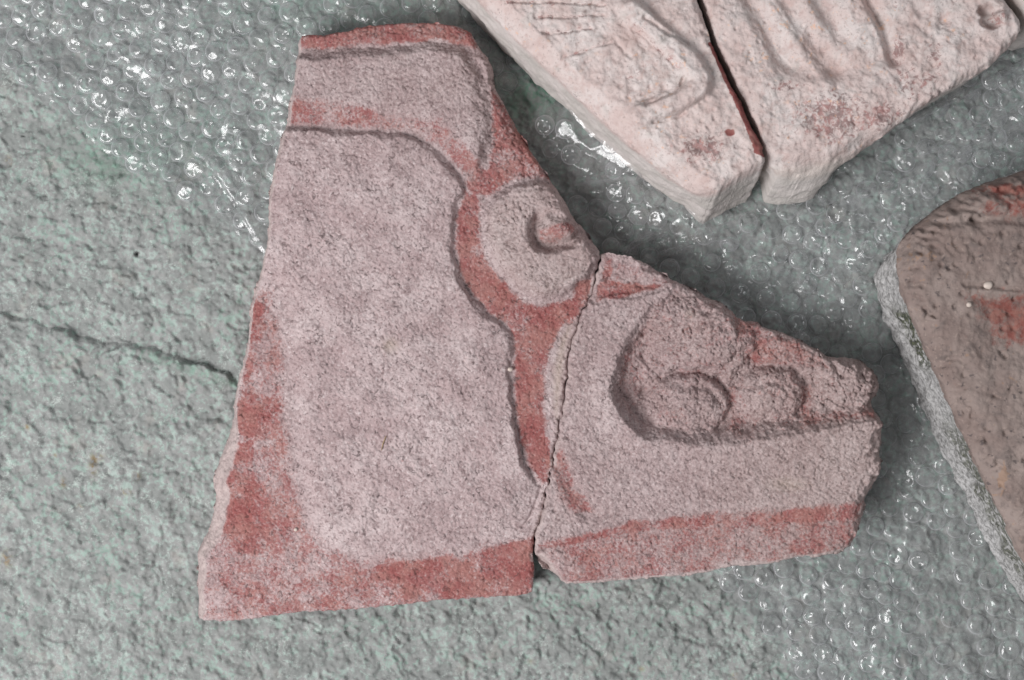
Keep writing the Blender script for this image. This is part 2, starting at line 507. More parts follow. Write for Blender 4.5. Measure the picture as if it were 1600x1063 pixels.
# ------------------------------------------------------------------ the relief slab: shared surface texture
def micro(x, y, seed=0, amp=1.0):
    h = fbm(x, y, 40, 300 + seed, 3) * 3.0
    a = perlin(x, y, 13, 310 + seed); h += a * 1.5
    b = perlin(x, y, 6.5, 320 + seed); h += b * 1.0
    h += perlin(x, y, 4.0, 325 + seed) * .9
    f1, f2 = worley(x + 3 * a, y + 3 * b, 12, 330 + seed)
    h -= 1.9 * (1 - ss(0.0, 0.16, f2 - f1)) * ss(-.1, .3, perlin(x, y, 22, 340 + seed))      # short crevices between grains
    msk = perlin(x, y, 19, 360 + seed)
    h -= 3.0 * (1 - ss(0, .13, np.abs(perlin(x, y, 12, 361 + seed)))) * ss(0, .25, msk)
    h -= 2.4 * (1 - ss(0, .14, np.abs(perlin(x, y, 8, 362 + seed)))) * ss(0, .25, -msk)
    f1, _ = worley(x, y, 17, 350 + seed)
    h -= 2.4 * (1 - ss(.05, .2, f1)) * (perlin(x, y, 30, 351 + seed) > .12)                   # pits
    return h * amp

def groove(x, y, pts, width, depth, smooth=1):
    d = dist_line(x, y, chaikin(pts, smooth, False), width * 1.5)
    return -depth * (1 - ss(0, width, d))

PAD_U = chaikin([(400,82),(470,81),(550,78),(620,73),(680,67),(715,72),(738,90),(752,110),(760,135),(768,165),(770,200),(768,235),
         (761,264),(745,284),(700,260),(640,225),(400,208)], 1)
L_SHARP = chaikin([(380,196),(440,197),(480,199),(530,202),(580,205),(640,212),(670,225),(695,245),(715,270),(726,290),(728,303),(716,325),
           (712,360),(711,395),(718,425),(733,455),(755,480),(780,500),(800,520),(806,540),(802,570),(800,600),(806,640),(808,680),
           (815,705),(825,730),(838,750),(846,760)], 1, False)
L_SOFT = chaikin([(846,760),(838,788),(826,812),(800,832),(750,842),(700,852),(650,862),(600,870),(550,868),(510,855),(486,832),(474,800),(466,750),
          (457,700),(452,650),(449,600),(442,550),(436,500),(424,455),(412,430),(380,405)], 1, False)
PAD_L = np.vstack([L_SHARP, L_SOFT])
DISC = chaikin([(750,345),(752,330),(765,310),(790,292),(815,282),(840,278),(862,283),(880,300),(892,325),(905,350),(922,370),(940,395),
        (932,430),(918,445),(895,460),(870,472),(845,476),(815,468),(790,450),(770,425),(757,395),(750,370)], 1)
CURL = chaikin([(840,356),(834,372),(842,386),(862,388),(884,381),(902,370),(908,350),(890,345),(872,352),(858,346)], 1)
HOLLOW = chaikin([(1052,446),(1025,468),(1005,492),(985,520),(970,555),(960,590),(955,612),(962,636),(980,660),(1003,681),(1040,686),(1090,691),
          (1130,691),(1170,684),(1230,677),(1280,667),(1330,657),(1362,652),(1400,650),(1420,560),(1300,480),(1120,420)], 1)
TRI = [(915,380),(1080,430),(1046,449),(1010,457),(985,463),(950,468),(930,474),(912,482)]

def tilt(x, y):
    return 66 + 24 * (x - 300) / 640.0

def edge_round(e, r, drop, x, y, seed):
    r = r * (1 + 1.3 * fbm(x, y, 34, seed, 3) + .5 * perlin(x, y, 9, seed + 3))
    return -drop * (1 - np.clip(e / np.maximum(r, 1.0), 0, 1)) ** 2

LEFT_EDGE = [(300,975),(303,950),(302,920),(303,890),(300,868),(310,850),(322,830),(328,800),(332,780),(327,765),(330,740),(340,715),(350,690),
             (358,660),(362,630),(370,600),(378,570),(385,540),(391,480),(405,430),(418,380),(421,350),(420,320),(430,260),(446,200),(464,110),(466,60)]
def left_band(x, y):
    w = np.interp(y, [40, 200, 420, 600, 660, 700, 760, 800, 850, 900, 975], [5, 6, 5, 5, 12, 26, 30, 26, 24, 19, 17])
    d = dist_line(x, y, LEFT_EDGE, 60)
    w = w * (1 + .35 * fbm(x, y, 35, 610, 3))
    return d, np.maximum(w, 2)

def left_height(x, y, e):
    h = tilt(x, y)
    xo, yo = x, y
    x = xo + 7 * fbm(xo, yo, 34, 605, 4, .6); y = yo + 7 * fbm(xo, yo, 34, 607, 4, .6)
    sL = sdf(x, y, PAD_L, 80)
    wob = fbm(x, y, 24, 600, 3) * 3
    sU = sdf(x, y, PAD_U, 80)
    h += 16 * ss(-1, 19, sU + wob * 1.4) * ss(2, 46, -sL)
    dS = dist_line(x, y, L_SHARP, 80); dF = dist_line(x, y, L_SOFT, 90)
    h += (12 + 7 * fbm(x, y, 70, 608, 2)) * ss(0, 1, .07 + (1.0 / np.clip(11 + 12 * fbm(x, y, 45, 609, 2), 5, 18)) * np.where(sL > 0, dS + wob * .5, -dS)) * ss(0, 44, dF) * (sL > 0)
    h += 2.5 * fbm(x, y, 150, 601, 2)
    h -= 3 * (1 - ss(0, 5, dS + np.abs(wob) * .8)) * (.25 + .75 * ss(-.15, .35, fbm(x, y, 40, 602, 2)))
    sD = sdf(x, y, DISC, 80)
    dirn = ((840 - x) * .7 + (y - 378) * .7) / 95.0
    w = 15 + 12 * ss(-.1, .6, dirn)
    r = np.hypot(x - 840, y - 378) / 100
    h += (22 * ss(0, 1, (sD + wob * .7) / w) + 5 * np.clip(1 - r * r, 0, 1)) * (sD > -2)
    sC = sdf(x, y, CURL, 60)
    h -= 13 * ss(-3, 12, sC + wob * .3) * np.clip(.40 + (888 - x) / 75, .05, 1)
    h += groove(x, y, [(842,346),(834,356),(833,372),(842,386),(862,389),(884,383),(903,371)], 12, 23, 2)
    h -= 16 * ss(40, 88, (x - 840) * .77 - (y - 378) * .64) * ss(-2, 10, sD)
    h += 17 * np.exp(-((x - 874) ** 2 / 380 + (y - 362) ** 2 / 130))
    h += groove(x, y, [(872,345),(858,334),(842,336),(828,350),(826,372)], 10, 6)
    h += groove(x, y, [(790,312),(810,300),(835,296),(860,300),(878,318),(888,340)], 4, 2.4)
    h += groove(x, y, [(812,290),(840,286),(862,291),(880,308)], 3.5, 2)
    h += groove(x, y, [(921,385),(922,410),(921,440),(917,462)], 4, 3)
    h += groove(x, y, [(843,388),(870,396),(905,408)], 3.5, 2)
    h += groove(x, y, [(846,757),(838,780),(826,806),(815,822)], 5, 4.5)
    h += groove(x, y, [(560,842),(640,838),(740,826),(806,818)], 7, 2.5)
    h += groove(x, y, [(467,77),(520,76),(580,75),(640,70),(700,66),(730,78)], 6, 3)
    h += groove(x, y, [(735,110),(748,150),(754,190),(758,230),(755,262)], 16, 4)
    h += 3 * np.exp(-((y - 62) / 10.0) ** 2) * (x < 760) * (y < 80)
    x, y = xo, yo
    d, w = left_band(x, y)
    h -= 30 * (1 - np.clip(d / w, 0, 1)) ** 1.0 * ss(4, 12, w) + 6 * (1 - np.clip(d / 6, 0, 1)) ** 2
    rr = ss(700, 790, x) * (1 - ss(360, 400, y))
    h += edge_round(e, 5, 5, x, y, 603) + rr * edge_round(e, 20, 16, x, y, 604)
    rough = 1 - .35 * (sL > 10)
    return h + micro(x, y, 0, 1.0) * (.8 + .35 * rr)

def blend_paint(x, y, items):
    p = np.zeros_like(x)
    for poly, st, soft in items:
        d = sdf(x, y, poly, 80)
        p = np.maximum(p, st * ss(-soft, soft, d + 5 * fbm(x, y, 26, 640, 3)))
    return p

def left_attrs(x, y, e):
    items = [
        ([(460,50),(520,48),(560,40),(640,34),(700,36),(735,50),(748,80),(720,74),(690,64),(620,70),(540,76),(465,78)], .86, 3),
        ([(460,40),(525,40),(525,60),(500,66),(460,66)], .3, 5),
        ([(430,152),(520,158),(600,176),(690,192),(705,240),(660,216),(600,204),(520,200),(430,196)], .62, 9),
        ([(440,158),(520,162),(520,186),(440,192)], .74, 12),
        ([(640,186),(700,200),(740,240),(758,268),(735,300),(722,272),(700,244),(668,220)], .68, 8),
        ([(768,140),(790,165),(830,230),(865,285),(840,278),(800,286),(760,310),(738,305),(725,285),(745,262),(762,265),(772,220)], .80, 5),
        ([(800,215),(822,225),(865,285),(830,275)], .9, 6),
        ([(728,300),(752,312),(750,345),(752,372),(760,398),(775,425),(795,452),(818,470),(846,478),(872,474),(898,460),(925,440),
          (922,470),(905,495),(880,510),(862,535),(852,580),(850,640),(856,690),(864,720),(858,752),(846,758),(830,735),(815,700),(808,650),
          (802,590),(806,540),(795,515),(760,484),(733,455),(716,420),(711,380),(714,330)], .93, 6),
        ([(800,525),(866,525),(852,590),(852,680),(862,750),(840,752),(815,700),(806,600)], .80, 5),
        ([(390,455),(424,450),(440,520),(446,600),(455,700),(472,790),(495,835),(560,870),(650,866),(750,848),(836,838),(836,930),(560,960),(330,975),
          (305,970),(318,860),(335,800),(350,730),(352,690),(372,600),(388,500)], .60, 14),
        ([(385,470),(415,470),(418,520),(392,600),(378,600)], .95, 9),
        ([(356,690),(398,688),(402,760),(398,830),(360,850),(345,820),(352,760)], .97, 5),
        ([(372,600),(440,620),(450,700),(398,690),(362,680)], .85, 9),
        ([(400,740),(470,780),(478,830),(440,870),(370,870),(350,850)], .78, 10),
        ([(582,880),(640,872),(720,862),(780,848),(838,834),(838,900),(760,908),(700,896),(640,898),(590,904)], 1.05, 7),
        ([(550,885),(838,850),(836,930),(560,940),(520,915)], .84, 8),
        ([(300,880),(360,880),(480,900),(480,960),(300,975)], .45, 16),
        ([(320,945),(560,925),(700,915),(700,940),(330,972)], .66, 8),
        ([(840,362),(844,382),(862,384),(884,376),(900,366),(896,350),(862,352)], .62, 5),
        ([(900,440),(925,430),(928,455),(905,485),(880,490)], .85, 5),
    ]
    p = blend_paint(x, y, items)
    p = p * (0.86 + .6 * fbm(x, y, 60, 641, 4, .6))
    d, w = left_band(x, y)
    fresh = (1 - ss(.75, 1.1, d / w))
    fresh = np.maximum(fresh, .7 * (1 - ss(1.5, 6, dist_line(x, y, CRACK, 20))) * ss(-.1, .25, fbm(x, y, 26, 646, 3)))
    oc = .75 * ss(0, 16, sdf(x, y, [(880,505),(905,495),(892,540),(884,600),(878,650),(870,690),(858,640),(856,580),(868,530)], 60))
    oc = np.maximum(oc, .7 * np.exp(-((x - 612) ** 2 + (y - 540) ** 2) / 130.0))
    oc = np.maximum(oc, .2 * ss(0, 25, sdf(x, y, DISC, 60)))
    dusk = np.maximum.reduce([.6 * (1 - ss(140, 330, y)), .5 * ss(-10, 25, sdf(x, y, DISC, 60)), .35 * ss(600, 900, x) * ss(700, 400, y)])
    return {'paint': p * (1 - fresh), 'fresh': fresh, 'ochre': oc, 'dusk': dusk * (.8 + .6 * fbm(x, y, 90, 645, 3))}

def oval(x, y, cx, cy, rx, ry, ang, amp, p=.75):
    c, s = math.cos(ang), math.sin(ang)
    u = ((x - cx) * c + (y - cy) * s) / rx; v = (-(x - cx) * s + (y - cy) * c) / ry
    r2 = u * u + v * v
    return amp * np.clip(1 - r2, 0, 1) ** p

def right_height(x, y, e):
    h = 102 + 34 * ss(870, 1400, x)
    xo, yo = x, y
    x = xo + 9 * fbm(xo, yo, 34, 628, 4, .65); y = yo + 9 * fbm(xo, yo, 34, 629, 4, .65)
    wob = fbm(x, y, 22, 620, 3) * 5
    h -= 11 * ss(-1, 9, sdf(x, y, TRI, 60) + wob * .6)
    sH = sdf(x, y, HOLLOW, 90)
    dep = 42 * (1 - .45 * np.clip((x - 960) / 420, 0, 1)) * (1 - .55 * ss(0, 1, (640 - y) / 170))
    h -= dep * (.8 * ss(-3, 21, sH + wob) + .2 * ss(0, 40, sH)) 
    h += 6 * ss(-46, -6, sH) * (1 - ss(-4, 4, sH)) * ss(500, 560, y)
    dH = np.abs(sH)
    low = ss(560, 600, y)
    h -= 3 * (1 - ss(0, 6, dH + np.abs(wob))) * low * ss(-.5, .2, fbm(x, y, 50, 621, 2))
    m = ss(-2, 10, sH)
    h += m * oval(x, y, 1078, 634, 70, 50, -.12, 27, .75)
    h += m * oval(x, y, 1207, 616, 58, 45, -.05, 23, .75)
    h += m * oval(x, y, 1095, 528, 88, 62, .30, 26)
    h += m * oval(x, y, 1118, 500, 42, 32, .3, 8)
    h += oval(x, y, 1338, 602, 62, 46, .1, 13)
    def arc(cx, cy, rx, ry, a0, a1):
        return [(cx + rx * math.cos(a), cy + ry * math.sin(a)) for a in np.linspace(math.radians(a0), math.radians(a1), 12)]
    h += groove(x, y, arc(1078, 634, 72, 51, -165, 45), 11, 5, 0) + groove(x, y, arc(1207, 616, 60, 46, -175, 40), 11, 5, 0)
    h += groove(x, y, arc(1092, 524, 78, 56, 20, 110), 8, 7, 0) + groove(x, y, arc(1116, 502, 40, 30, -150, 30), 6, 5, 0)
    h += groove(x, y, [(1068,610),(1090,603),(1112,612),(1126,626)], 8, 5)
    h += groove(x, y, [(1175,608),(1195,598),(1222,603),(1234,616)], 8, 5)
    h += groove(x, y, [(1172,556),(1178,572),(1205,572),(1240,582),(1258,600)], 6, 4)
    h += groove(x, y, [(1005,560),(1020,578),(1040,583)], 5, 4)
    h += groove(x, y, [(1148,640),(1140,610),(1120,590),(1090,580),(1050,585)], 7, 4)
    h += groove(x, y, [(1262,650),(1262,620),(1250,595)], 7, 4)
    h += groove(x, y, [(1098,490),(1118,483),(1140,492),(1148,510)], 4.5, 2.5)
    h += groove(x, y, [(1066,518),(1080,506),(1082,530)], 4, 2.5)
    h += groove(x, y, [(1297,548),(1302,575),(1318,590)], 5, 4)
    h += groove(x, y, [(1288,618),(1305,632),(1322,637)], 5, 3.5)
    h += groove(x, y, [(930,473),(960,467),(990,462),(1044,448)], 5, 5)
    h += groove(x, y, [(898,500),(925,482),(960,474)], 8, 2.5)
    h -= 9 * ss(0, 40, y - np.interp(x, [830, 930, 1000, 1150, 1380], [846, 826, 806, 786, 770]))
    h += groove(x, y, [(868,690),(880,740),(905,780),(925,805)], 22, 5)
    chip = [(836,868),(850,868),(862,882),(872,897),(884,918),(870,915),(846,897),(834,886)]
    h -= 26 * ss(-4, 12, sdf(x, y, chip, 40))
    x, y = xo, yo
    right = ss(1270, 1370, x)
    tr = ss(960, 1020, x) * (1 - ss(640, 660, y))
    h += edge_round(e, 5, 5, x, y, 622) + right * edge_round(e, 26, 26, x, y, 623) + tr * edge_round(e, 16, 12, x, y, 624)
    mm = micro(x, y, 7, 1.0)
    rough = 1 + .55 * ss(-5, 15, sH)
    f1, f2 = worley(x + wob, y, 15, 625)
    h -= 3.0 * (1 - ss(0, .22, f2 - f1)) * ss(0, 40, oval(x, y, 1330, 605, 85, 75, 0, 60))
    h += (perlin(x, y, 16, 626) * 3 + perlin(x, y, 30, 627) * 2) * ss(-5, 15, sH)
    return h + mm * .85 * rough

def right_attrs(x, y, e):
    items = [
        ([(834,852),(930,832),(1000,814),(1080,802),(1160,796),(1260,790),(1350,782),(1352,860),(1200,890),(1000,910),(885,920),(850,892)], .58, 10),
        ([(836,852),(930,832),(1000,814),(1120,800),(1120,825),(1000,836),(930,848),(838,868)], .84, 6),
        ([(1210,796),(1350,782),(1345,812),(1250,822),(1200,815)], .86, 7),
        ([(1220,840),(1290,828),(1300,866),(1225,870)], .72, 10),
        ([(944,400),(962,398),(958,420),(952,436),(985,440),(1040,446),(985,462),(935,472),(930,460),(940,430)], .92, 4),
        ([(960,400),(1060,440),(1046,449),(960,438)], .40, 8),
        ([(1010,490),(1050,450),(1130,470),(1290,555),(1310,600),(1380,640),(1362,652),(1170,684),(1003,680),(960,610),(972,555)], .32, 10),
        ([(1140,480),(1290,555),(1300,580),(1180,570),(1150,540)], .64, 10),
        ([(1000,640),(962,600),(975,550),(1010,500),(1040,470),(1030,500),(1000,545),(985,600)], .48, 8),
        ([(1030,545),(1080,560),(1180,560),(1180,580),(1060,578),(1020,570)], .45, 16),
        ([(1140,600),(1160,600),(1155,640),(1175,660),(1160,684),(1135,684),(1145,650)], .55, 12),
        ([(1250,600),(1275,600),(1275,640),(1370,640),(1365,652),(1250,670)], .62, 10),
        ([(866,700),(880,700),(900,760),(930,800),(900,805),(870,780),(862,740)], .66, 6),
        ([(870,520),(890,500),(930,480),(925,470),(900,490)], .3, 8),
    ]
    p = blend_paint(x, y, items) * (0.86 + .6 * fbm(x, y, 60, 642, 4, .6))
    chip = [(836,868),(850,868),(862,882),(872,897),(884,918),(870,915),(846,897),(834,886)]
    fresh = ss(-3, 4, sdf(x, y, chip, 40))
    fresh = np.maximum(fresh, (1 - ss(2, 5, e)) * (y > 800) * .8)
    fresh = np.maximum(fresh, .8 * ss(0, 8, sdf(x, y, [(1110,885),(1150,872),(1200,874),(1205,886),(1130,895)], 40)))
    fresh = np.maximum(fresh, .7 * (1 - ss(1.5, 6, dist_line(x, y, CR, 20))) * ss(-.1, .25, fbm(x, y, 26, 647, 3)))
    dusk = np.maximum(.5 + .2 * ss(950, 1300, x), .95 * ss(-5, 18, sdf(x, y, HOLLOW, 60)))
    oc = .6 * np.exp(-((x - 1079) ** 2 + (y - 491) ** 2) / 60.0) + .25 * ss(0, 1, (x - 1000) / 300)
    oc = np.maximum(oc, .7 * np.exp(-(((x - 1230) / 40) ** 2 + ((y - 756) / 14) ** 2)))
    return {'paint': p * (1 - fresh), 'fresh': fresh, 'ochre': oc, 'dusk': dusk * (.8 + .6 * fbm(x, y, 90, 645, 3))}

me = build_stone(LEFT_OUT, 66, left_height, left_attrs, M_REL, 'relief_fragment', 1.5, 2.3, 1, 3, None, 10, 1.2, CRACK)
link('relief_fragment', me, None, 'large carved pink stone slab with red painted borders and a scroll at its right', 'stone fragment', 'pieces of the broken painted relief')
def right_flare(x, y): return -26 * ss(1240, 1350, x) - 8 * ss(1000, 1150, x) * (y < 600)
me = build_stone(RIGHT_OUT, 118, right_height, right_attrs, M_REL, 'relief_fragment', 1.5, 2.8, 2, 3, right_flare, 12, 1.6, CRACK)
link('relief_fragment', me, None, 'smaller carved pink slab with a hollow of rounded ovals, right of the crack', 'stone fragment', 'pieces of the broken painted relief')

# ------------------------------------------------------------------ the pale broken stone at the top right
PCRACK_L = [(1060,-160),(1074,-60),(1088,-2),(1098,26),(1108,58),(1118,84),(1133,114),(1149,146),(1164,176),(1178,206),(1189,226),(1192,240),
            (1197,256)]
PALE_L = [(620,-160),(690,-70),(752,0),(795,46),(845,94),(897,142),(946,190),(998,236),(1050,276),(1086,300),(1108,303),(1128,291),(1152,277),(1176,264)] + PCRACK_L[::-1]
PALE_R = [(1072,-160),(1086,-60),(1098,-2),(1108,26),(1118,60),(1129,84),(1145,116),(1162,150),(1178,186),(1191,220),(1202,245),(1210,262),
          (1236,270),(1268,271),(1302,262),(1336,246),(1362,226),(1400,198),(1450,160),(1500,131),(1550,103),(1586,68),(1600,40),(1588,18),
          (1572,0),(1545,-40),(1500,-160)]

def pale_micro(x, y, seed):
    h = fbm(x, y, 60, 400 + seed, 4) * 9
    h += fbm(x, y, 14, 410 + seed, 3) * 3.6 + perlin(x, y, 4.5, 415 + seed) * .7
    f1, _ = worley(x, y, 22, 420 + seed)
    h -= 3 * (1 - ss(.04, .2, f1)) * (perlin(x, y, 40, 421 + seed) > .2)
    return h

def pale_l_height(x, y, e):
    h = np.full(x.shape, 196.0) + pale_micro(x, y, 0)
    # raised bent band (like a folded arm) and incised lines
    band = dist_line(x, y, chaikin([(985,18),(1020,52),(1062,84),(1088,112),(1096,132),(1080,150),(1040,168),(1000,182)], 2, False), 60)
    h += 18 * (1 - ss(8, 24, band))
    x0_, y0_ = x, y
    x = x0_ + 4 * fbm(x0_, y0_, 30, 436, 3); y = y0_ + 4 * fbm(x0_, y0_, 30, 438, 3)
    for pts, w, d in [
        ([(790,4),(850,5),(945,8)], 4, 5), ([(835,28),(890,27),(942,24)], 4, 5), ([(850,52),(885,51),(925,46)], 4, 5),
        ([(880,90),(915,80),(955,66)], 5, 5), ([(990,45),(1015,66),(1040,88),(1062,106)], 7, 9), ([(1070,120),(1058,142),(1036,154),(1008,166)], 5, 7),
        ([(1102,156),(1080,170),(1050,185),(1020,193)], 5, 7), ([(1006,30),(1035,52),(1075,72)], 6, 6), ([(960,62),(985,90)], 6, 4)]:
        h += groove(x, y, pts, w, d, 1)
    x, y = x0_, y0_
    h += edge_round(e, 9, 9, x, y, 430)
    lower = ss(0, 1, (y - x * .85 + 640) / 60.0)
    h -= 20 * np.clip(1 - dist_line(x, y, [(620,-160),(752,0),(897,142),(1050,276),(1100,304)], 60) / 24, 0, 1)
    return h
def pale_l_flare(x, y):
    left = ss(1120, 1095, x)
    front = ss(1090, 1125, x) * ss(246, 256, y)
    return (-4.5 * left * (y < 306), 4.5 * left + 42 * front)
def pale_l_attrs(x, y, e):
    dc = dist_line(x, y, PCRACK_L, 60)
    wid = np.interp(y, [60, 70, 90, 110, 150, 200, 225, 240, 246], [0, 7, 5, 8, 10, 11, 15, 18, 0])
    p = np.where((y > 66) & (y < 246), 1 - ss(.5, 1.15, dc / np.maximum(wid, .1)), 0.) * .9
    p = np.maximum(p, .85 * np.exp(-(((x - 1140) / 11) ** 2 + ((y - 208) / 7) ** 2)))
    fl = np.maximum.reduce([np.exp(-(((x - 1100) / 50) ** 2 + ((y - 232) / 26) ** 2)), .5 * np.exp(-(((x - 995) / 30) ** 2 + ((y - 115) / 28) ** 2)),
                            .6 * np.exp(-(dist_line(x, y, [(835,28),(890,27),(942,24)], 60) / 4) ** 2), .6 * np.exp(-(dist_line(x, y, [(850,52),(885,51),(925,46)], 60) / 4) ** 2),
                            .6 * np.exp(-(dist_line(x, y, [(880,90),(915,80),(955,66)], 60) / 4) ** 2), .6 * np.exp(-(dist_line(x, y, [(990,40),(1030,80),(1062,106)], 60) / 5) ** 2),
                            .6 * np.exp(-(dist_line(x, y, [(790,4),(945,8)], 60) / 4) ** 2)])
    dark = .8 * np.exp(-(((x - 914) / 4) ** 2 + ((y - 20) / 4) ** 2))
    dust = ss(20, 0, dist_line(x, y, [(620,-160),(752,0),(897,142),(1050,276),(1100,304)], 60)) if False else .0 * x
    return {'paint': p, 'fleck': fl, 'dust': dust, 'dark': dark}

def pale_r_height(x, y, e):
    h = np.full(x.shape, 186.0) + pale_micro(x, y, 5)
    for k, (pts, w, d) in enumerate([
        ([(1150,-80),(1180,0),(1205,45),(1232,95)], 34, 17), ([(1190,-80),(1225,0),(1262,50),(1305,105)], 32, 18), ([(1245,-80),(1280,0),(1320,58)], 30, 14),
        ([(1320,-60),(1366,10),(1385,50),(1398,95)], 16, 17), ([(1262,110),(1300,112),(1345,102),(1390,85)], 24, 5)]):
        h += groove(x, y, pts, w, d, 2)
    h += oval(x, y, 1250, 20, 26, 110, -.62, 8) + oval(x, y, 1210, 30, 22, 100, -.55, 7)
    h -= 20 * ss(0, 1.3, oval(x, y, 1546 + 9 * fbm(x, y, 18, 435, 2), 26, 20, 24, -.4, 1.6, .9))
    h += 14 * np.exp(-((x - 1562) ** 2 + (y - 26) ** 2) / 90)
    for cx, cy, r, d in [(1375,22,5,6),(1440,18,9,6),(1475,33,11,7),(1450,50,6,5),(1400,75,7,7),(1459,104,6,7),(1462,65,8,3),(1526,58,14,4)]:
        h -= d * np.exp(-((x - cx) ** 2 + (y - cy) ** 2) / (r * r))
    cr = ss(14, 30, x - np.interp(y, [-160,-2,60,116,186,245,262], [1072,1098,1118,1145,1178,1205,1216]))
    h += edge_round(e, 14, 16, x, y, 431) * cr + edge_round(e, 5, 5, x, y, 431) * (1 - cr)
    h -= 26 * ss(30, 0, dist_line(x, y, [(1200,262),(1236,270),(1302,262),(1362,226)], 60))
    return h
def pale_r_flare(x, y):
    front = ss(246, 262, y) * (1 - ss(1310, 1370, x)) * ss(1214, 1222, x)
    return (3 * ss(1340, 1400, x), 2 * ss(1340, 1400, x) + 34 * front)
def pale_r_attrs(x, y, e):
    fl = np.maximum.reduce([.95 * np.exp(-(((x - 1300) / 75) ** 2 + ((y - 185) / 50) ** 2)), .95 * np.exp(-(((x - 1375) / 45) ** 2 + ((y - 180) / 28) ** 2)),
                            np.exp(-(((x - 1405) / 12) ** 2 + ((y - 80) / 26) ** 2)), .8 * np.exp(-(((x - 1460) / 16) ** 2 + ((y - 88) / 30) ** 2)),
                            .7 * np.exp(-(((x - 1430) / 60) ** 2 + ((y - 130) / 45) ** 2)), .7 * np.exp(-(((x - 1225) / 40) ** 2 + ((y - 135) / 14) ** 2)),
                            .6 * np.exp(-(((x - 1400) / 12) ** 2 + ((y - 15) / 25) ** 2)), .8 * np.exp(-(((x - 1560) / 20) ** 2 + ((y - 30) / 18) ** 2))])
    dark = .65 * np.exp(-(((x - 1288) / 14) ** 2 + ((y - 213) / 7) ** 2)) * ss(-.2, .4, fbm(x, y, 10, 433, 3))
    dark = np.maximum(dark, .3 * ss(0, 1, oval(x, y, 1546, 26, 18, 22, -.4, 1.6, .6)) * ss(-.3, .3, fbm(x, y, 12, 434, 2)))
    dust = ss(250, 272, y + .25 * (x - 1250) * (x > 1250)) * .7
    return {'paint': 0 * x, 'fleck': fl, 'dust': dust, 'dark': dark}

me = build_stone(PALE_L, 190, pale_l_height, pale_l_attrs, M_PALE, 'carved_block', 1.9, 1.5, 11, 4, pale_l_flare, 26, 1.6)
link('carved_block', me, None, 'whitish carved stone with red paint along its broken right edge, left of the black gap', 'carved block', 'pieces of the broken whitish stone')
me = build_stone(PALE_R, 182, pale_r_height, pale_r_attrs, M_PALE, 'carved_block', 1.9, 1.5, 12, 4, pale_r_flare, 26, 1.6)
link('carved_block', me, None, 'whitish carved stone with soft ridges and dark red flecks, right of the black gap', 'carved block', 'pieces of the broken whitish stone')

CORNER = [(1562,-160),(1560,-60),(1579,-12),(1600,14),(1614,40),(1640,50),(1700,20),(1740,-60),(1720,-160)]
def corner_h(x, y, e): return 176 + pale_micro(x, y, 9) + edge_round(e, 9, 9, x, y, 440)
me = build_stone(CORNER, 176, corner_h, lambda x, y, e: {'paint': 0 * x, 'fleck': 0 * x, 'dust': 0 * x + .6, 'dark': 0 * x}, M_PALE, 'carved_block', 3, 1.2, 13, 4, None, 16, 2)
link('carved_block', me, None, 'sliver of plain pale stone in the top right corner of the picture', 'carved block')

# ------------------------------------------------------------------ the brown stone at the right with its mortar side
BROWN = [(1404,402),(1412,376),(1430,355),(1460,331),(1500,303),(1540,286),(1570,276),(1610,262),(1720,246),(1900,300),(1900,1100),(1720,1100),
         (1632,930),(1600,880),(1578,830),(1545,762),(1520,712),(1490,645),(1460,575),(1435,515),(1415,472),(1406,432)]
def brown_h(x, y, e):
    h = 204 + fbm(x, y, 120, 450, 3) * 8 + fbm(x, y, 26, 453, 4) * 5 + perlin(x, y, 6, 456) * 1.0
    h += groove(x, y, [(1470,352),(1510,345),(1540,342),(1580,347),(1640,350)], 12, 9, 2)
    h += groove(x, y, [(1488,330),(1510,328),(1528,337)], 6, 6, 1)
    h += 8 * np.exp(-((y - 320) / 18.0) ** 2) * ss(1480, 1530, x)
    h += groove(x, y, [(1500,446),(1545,449),(1600,455),(1660,460)], 7, 6, 2)
    h -= 6 * ss(455, 470, y) * (1 - ss(545, 580, y)) * ss(1500, 1540, x)
    h += edge_round(e, 34, 30, x, y, 457) + edge_round(e, 60, 24, x, y, 461) * ss(460, 380, y)
    f1, _ = worley(x, y, 30, 458)
    h -= 5 * (1 - ss(.05, .2, f1)) * (perlin(x, y, 50, 459) > .1)
    return h
def brown_a(x, y, e):
    p = np.maximum.reduce([
        .85 * np.exp(-(((x - 1575) / 55) ** 2 + ((y - 298) / 12) ** 2)), .8 * np.exp(-(((x - 1585) / 70) ** 2 + ((y - 325) / 20) ** 2)),
        .78 * ss(-26, 26, sdf(x, y, [(1500,458),(1560,456),(1640,466),(1640,540),(1575,545),(1545,530),(1530,500)], 60) + 8 * fbm(x, y, 30, 460, 3))])
    oc = np.exp(-(((x - 1560) / 6) ** 2 + ((y - 745) / 28) ** 2)) + .4 * np.exp(-(((x - 1430) / 30) ** 2 + ((y - 400) / 40) ** 2))
    return {'paint': p, 'ochre': oc}
brown = bpy.data.objects.new('weathered_block', None)
COL.objects.link(brown)
fB = (H - 176) / H
brown.location = ((1560 - CX) * fB * S, (CY - 650) * fB * S, 0)
brown["label"] = 'brown weathered stone with red stains and a grey mortar side, at the right edge'
brown["category"] = 'weathered block'
me = build_stone(BROWN, 176, brown_h, brown_a, M_BROWN, 'carved_face', 2.4, 1.6, 21, 140, lambda x, y: 0 * x - 5, 10, 2)
o = link('carved_face', me, brown); o.matrix_parent_inverse = brown.matrix_world.inverted(); o.location = (0, 0, 0)
